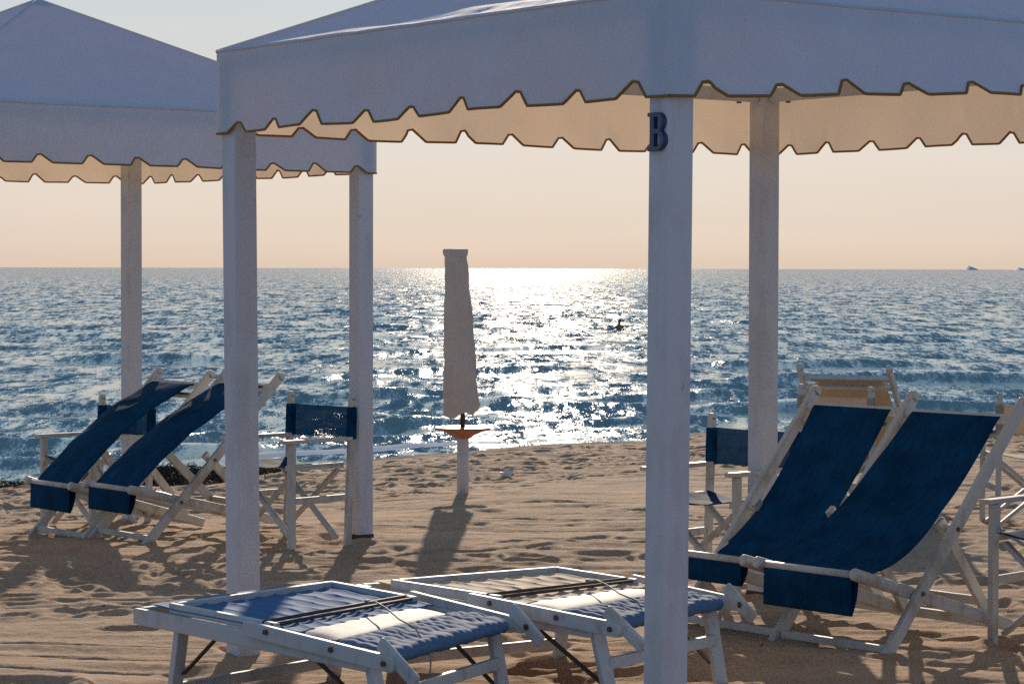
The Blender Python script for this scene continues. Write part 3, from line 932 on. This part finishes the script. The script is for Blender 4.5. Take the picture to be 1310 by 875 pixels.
# ------------------------------------------------------------------ sun loungers (folded flat)
def make_lounger(label, corners, zl, zr, bedmat):
    """corners: pixels of near-left, near-right, far-right, far-left top corners of the frame"""
    NL, NR, FR, FL = at(*corners[0], zl), at(*corners[1], zr), at(*corners[2], zr), at(*corners[3], zl)
    base = (NL + NR + FR + FL) / 4; base.z = 0
    t = empty('sun_lounger', base)
    tag(t, label, 'sun lounger', 'folded sun loungers')
    wm = M['lounger_paint']
    def Q(u, v, dz=0.0):
        a = NL.lerp(NR, u); b = FL.lerp(FR, u)
        return a.lerp(b, v) - base + Vector((0, 0, dz))
    def G_(u, v, z):
        p = Q(u, v); p.z = z; return p
    for v in (0.0, 1.0):
        MB().bar(Q(-0.0, v, -0.03), Q(0.90, v, -0.03), 0.026, 0.054).build('base_rail', wm, t, bevel=0.004)
        vi = 0.045 if v == 0 else 0.955
        MB().bar(Q(0.115, vi, 0.012), Q(0.545, vi, 0.014), 0.024, 0.034).build('backrest_rail', wm, t, bevel=0.004)
        vo = -0.03 if v == 0 else 1.03
        mb = MB().bar(Q(0.47, vo, 0.010), Q(1.0, vo, -0.012), 0.024, 0.050)
        e = Q(1.0, vo, -0.012); n_ = (Q(0, 1) - Q(0, 0)).normalized()
        mb.tube([e - n_ * 0.013, e + n_ * 0.012], 0.025, 16)
        rl = mb.build('leg_rest_rail', wm, t, bevel=0.004)
        sg = -1 if v == 0 else 1
        for f in (0.56, 0.80, 0.985):
            c = Q(f, vo, 0.018 - 0.03 * (f - 0.47) / 0.53) + n_ * sg * 0.012
            MB().tube([c, c + n_ * sg * 0.009], 0.009, 10).build('bolt', M['bolt_metal'], rl)
        # swinging paddle at the foot end
        po = -0.075 if v == 0 else 1.075
        mb = MB().bar(Q(0.955, po * 0.2 + (1 if v else 0) * .8, 0.045), Q(1.085, po * 0.4 + (1 if v else 0) * .6, -0.055), 0.020, 0.045)
        pd = mb.build('paddle', wm, t, bevel=0.006)
        c = Q(1.03, po * 0.35 + (1 if v else 0) * .65, -0.01) + n_ * (0.011 if v else -0.011) * -1
        MB().tube([c - n_ * 0.004, c + n_ * 0.004], 0.011, 10).build('bolt', M['bolt_metal'], pd)
        # legs
        for u0, u1 in ((0.17, 0.125), (0.90, 0.965)):
            vv = v * 0.93 + 0.035
            MB().bar(Q(u0, vv, -0.03), G_(u1, vv, -0.03), 0.026, 0.05, n_).build('leg', wm, t, bevel=0.004)
        for (u0, z0, u1, z1) in ((0.30, zl - 0.065, 0.155, 0.10), (0.66, zl - 0.07, 0.925, 0.07)):
            vv = v * 0.88 + 0.06
            MB().bar(G_(u0, vv, z0), G_(u1, vv, z1), 0.006, 0.018, n_).build('brace_strap', M['dark_strap'], t)
    MB().bar(Q(0.012, 0.02, -0.03), Q(0.012, 0.98, -0.03), 0.028, 0.058).build('end_rail', wm, t, bevel=0.004)
    MB().bar(Q(0.13, 0.06, 0.012), Q(0.13, 0.94, 0.012), 0.026, 0.038).build('backrest_rail', wm, t, bevel=0.004)
    MB().bar(G_(0.935, 0.05, zr * 0.52), G_(0.935, 0.95, zr * 0.52), 0.024, 0.04).build('leg_bar', wm, t, bevel=0.004)
    MB().bar(G_(0.14, 0.05, 0.05), G_(0.14, 0.95, 0.05), 0.024, 0.04).build('leg_bar', wm, t, bevel=0.004)
    for f, dz in ((0.50, 0.028), (0.535, 0.024)):
        MB().tube([Q(f, 0.03, dz), Q(f, 0.97, dz)], 0.006, 8).build('pivot_rod', M['dark_strap'], t, smooth=True)
    # woven bed, pleated
    def bed(a, b):
        u = 0.03 + a * 0.59; v = 0.03 + b * 0.94
        e = math.sin(math.pi * b)
        pl = 0.007 * (1 - abs(math.sin(b * 30 + 2.0 * a + 0.5 * math.sin(7 * a))) ** 0.5) * min(1, a * 5)
        return Q(u, v, 0.010 - 0.004 * e * math.sin(math.pi * a) + pl + 0.004 * pn(a * 6, b * 9, 91))
    MB().grid(bed, 60, 150).build('woven_bed', bedmat, t, smooth=True, solid=0.004)
    # glossy head cushion
    def cush(a, b):
        th = 2 * math.pi * a
        v = 0.08 + 0.80 * b
        e = math.sqrt(max(0.0, 1 - (2 * b - 1) ** 6))
        ru, rz = 0.085 * (0.8 + 0.2 * e), 0.011 * e
        dzz = rz * math.sin(th) * (1 + 0.12 * pn(b * 8, a * 4, 92))
        return Q(0.675 + ru * math.cos(th), v, 0.006 + dzz)
    MB().grid(cush, 28, 40).build('head_cushion', M['pale_vinyl'], t, smooth=True)
    # quilted mat, rolled over the foot end
    def mat(a, b):
        v = 0.05 + 0.90 * b
        s = a * 0.36
        if a < 0.74: u = 0.775 + 0.175 * a / 0.74; dz = 0.014
        else:
            th = (a - 0.74) / 0.26 * math.pi
            u = 0.95 + 0.022 * math.sin(th); dz = 0.014 - 0.022 * (1 - math.cos(th))
        qn = abs(math.sin(b * math.pi * 17 + 1.1 * a + 0.4 * math.sin(b * 21))) * (0.7 + 0.3 * math.sin(a * 6))
        k = 0.0055 * qn ** 0.8 + 0.006 * pn(a * 5, b * 9, 93) - 0.006
        if a > 0.74:
            return Q(u + 0.003 * qn * math.sin(th), v, dz + k * math.cos(th))
        return Q(u, v, dz + k)
    MB().grid(mat, 64, 150).build('quilted_mat', M['blue_mat'], t, smooth=True, solid=0.012)
    # tie cord
    mb = MB()
    mb.tube([Q(0.545, 0.62, 0.045), Q(0.62, 0.56, 0.062), Q(0.70, 0.50, 0.060), Q(0.80, 0.42, 0.046), Q(0.90, 0.35, 0.042), Q(0.985, 0.30, -0.03), Q(0.99, 0.28, -0.09)], 0.0028, 6)
    mb.tube([Q(0.545, 0.62, 0.040), Q(0.545, 0.62, 0.052)], 0.010, 8)
    mb.build('tie_cord', M['cord_grey'], t, smooth=True)
    return t
make_lounger('folded sun lounger with blue quilted mat in the left foreground', [(174, 776), (506, 843), (664, 797), (404, 746)], 0.315, 0.285, M['blue_mesh'])
make_lounger('folded sun lounger shining in the sun, behind the foot of the front gazebo post', [(456, 746), (795, 800), (938, 769), (694, 729)], 0.315, 0.295, M['glare_mesh'])

# ------------------------------------------------------------------ swimmer far out
sw = atd(792, 405, 82.0)
def person(loc):
    me = bpy.data.meshes.new('person')
    V = [(0, 0, -0.55), (0, 0, -0.15), (0, 0, 0.18), (0, 0, 0.36), (0.01, 0, 0.44), (0.02, 0, 0.56),
         (-0.19, 0, 0.30), (-0.36, -0.02, 0.20), (-0.50, -0.03, 0.34), (-0.55, -0.03, 0.42),
         (0.19, 0, 0.30), (0.26, -0.02, 0.06), (0.22, -0.1, -0.12), (0.02, 0, 0.65)]
    E = [(0, 1), (1, 2), (2, 3), (3, 4), (4, 5), (3, 6), (6, 7), (7, 8), (8, 9), (3, 10), (10, 11), (11, 12), (5, 13)]
    rad = [.15, .16, .18, .15, .065, .10, .07, .05, .04, .035, .07, .05, .04, .07]
    me.from_pydata(V, E, []); me.update()
    o = bpy.data.objects.new('person', me); col.objects.link(o)
    m_ = o.modifiers.new('skin', 'SKIN')
    lay = me.skin_vertices[0] if len(me.skin_vertices) else None
    if lay is None:
        bm = bmesh.new(); bm.from_mesh(me); bm.verts.layers.skin.verify(); bm.to_mesh(me); bm.free()
        lay = me.skin_vertices[0]
    for d_, r_ in zip(lay.data, rad): d_.radius = (r_, r_ * 0.8)
    lay.data[0].use_root = True
    s_ = o.modifiers.new('sub', 'SUBSURF'); s_.levels = 1; s_.render_levels = 2
    me.materials.append(M['skin_tone'])
    o.location = loc
    o.scale = (0.62, 0.62, 0.62)
    return o
pe = person(Vector((sw.x, sw.y, SEA - 0.12)))
tag(pe, 'dark silhouette of a bather standing waist deep with one arm raised', 'person')
hb = MB().grid(lambda a, b: Vector((0.022 + 0.088 * math.cos(2 * math.pi * a) * math.sin(math.pi * b * 0.55), 0.012 + 0.088 * math.sin(2 * math.pi * a) * math.sin(math.pi * b * 0.55), 0.60 + 0.135 * math.cos(math.pi * b * 0.55))), 16, 8)
hb.build('hair', M['dark_hair'], pe, smooth=True)

# ------------------------------------------------------------------ seaweed line and litter
def weed(name, pts, mat, label, n, hgt, spread, seed):
    rr = random.Random(seed); mb = MB()
    for k in range(n):
        f = rr.random(); i = min(int(f * (len(pts) - 1)), len(pts) - 2); g = f * (len(pts) - 1) - i
        x = pts[i][0] + (pts[i + 1][0] - pts[i][0]) * g + rr.gauss(0, spread * 0.4)
        y = pts[i][1] + (pts[i + 1][1] - pts[i][1]) * g + rr.gauss(0, spread)
        z = ground(x, y) - 0.01 + rr.random() ** 1.6 * hgt * max(0.15, 0.6 + pn(x * 1.2, y, 95))
        a = rr.uniform(0, 6.28); el = rr.uniform(-0.3, 0.5); ln = rr.uniform(0.04, 0.15); wd = rr.uniform(0.003, 0.009)
        d = Vector((math.cos(a) * math.cos(el), math.sin(a) * math.cos(el), math.sin(el)))
        p = Vector((x, y, z))
        mb.tube([p, p + d * ln * 0.5 + Vector((0, 0, 0.015)), p + d * ln], [wd, wd * 0.8, wd * 0.3], 4, False)
    o = mb.build(name, mat)
    tag(o, label, 'seaweed', kind='stuff')
    return o
pl = [(x, float(shore_y(x)) - 0.55) for x in np.linspace(-7.0, -3.6, 12)]
weed('seaweed', pl, M['weed_green'], 'line of greenish brown seaweed washed up at the water edge', 3600, 0.05, 0.16, 1)
pl = [(x, float(shore_y(x)) - 2.6 + 0.3 * math.sin(x * 5)) for x in np.linspace(-3.5, -2.3, 10)]
weed('driftweed', pl, M['weed_brown'], 'heap of dry brown seaweed and twigs behind the blue deck chairs', 5200, 0.13, 0.40, 2)
lp = at(648, 615, -0.15)
mb = MB()
def crump(a, b):
    th = 2 * math.pi * a; ph = math.pi * b
    r = 0.032 * (1 + 0.5 * pn(a * 7, b * 5, 97))
    return Vector((1.5 * r * math.cos(th) * math.sin(ph), r * math.sin(th) * math.sin(ph), 0.03 + 0.8 * r * math.cos(ph)))
o = mb.grid(crump, 20, 12).build('crumpled_bag', M['paper_white'])
o.location = (lp.x, lp.y, ground(lp.x, lp.y))
tag(o, 'small crumpled white bag lying on the trodden sand', 'litter')
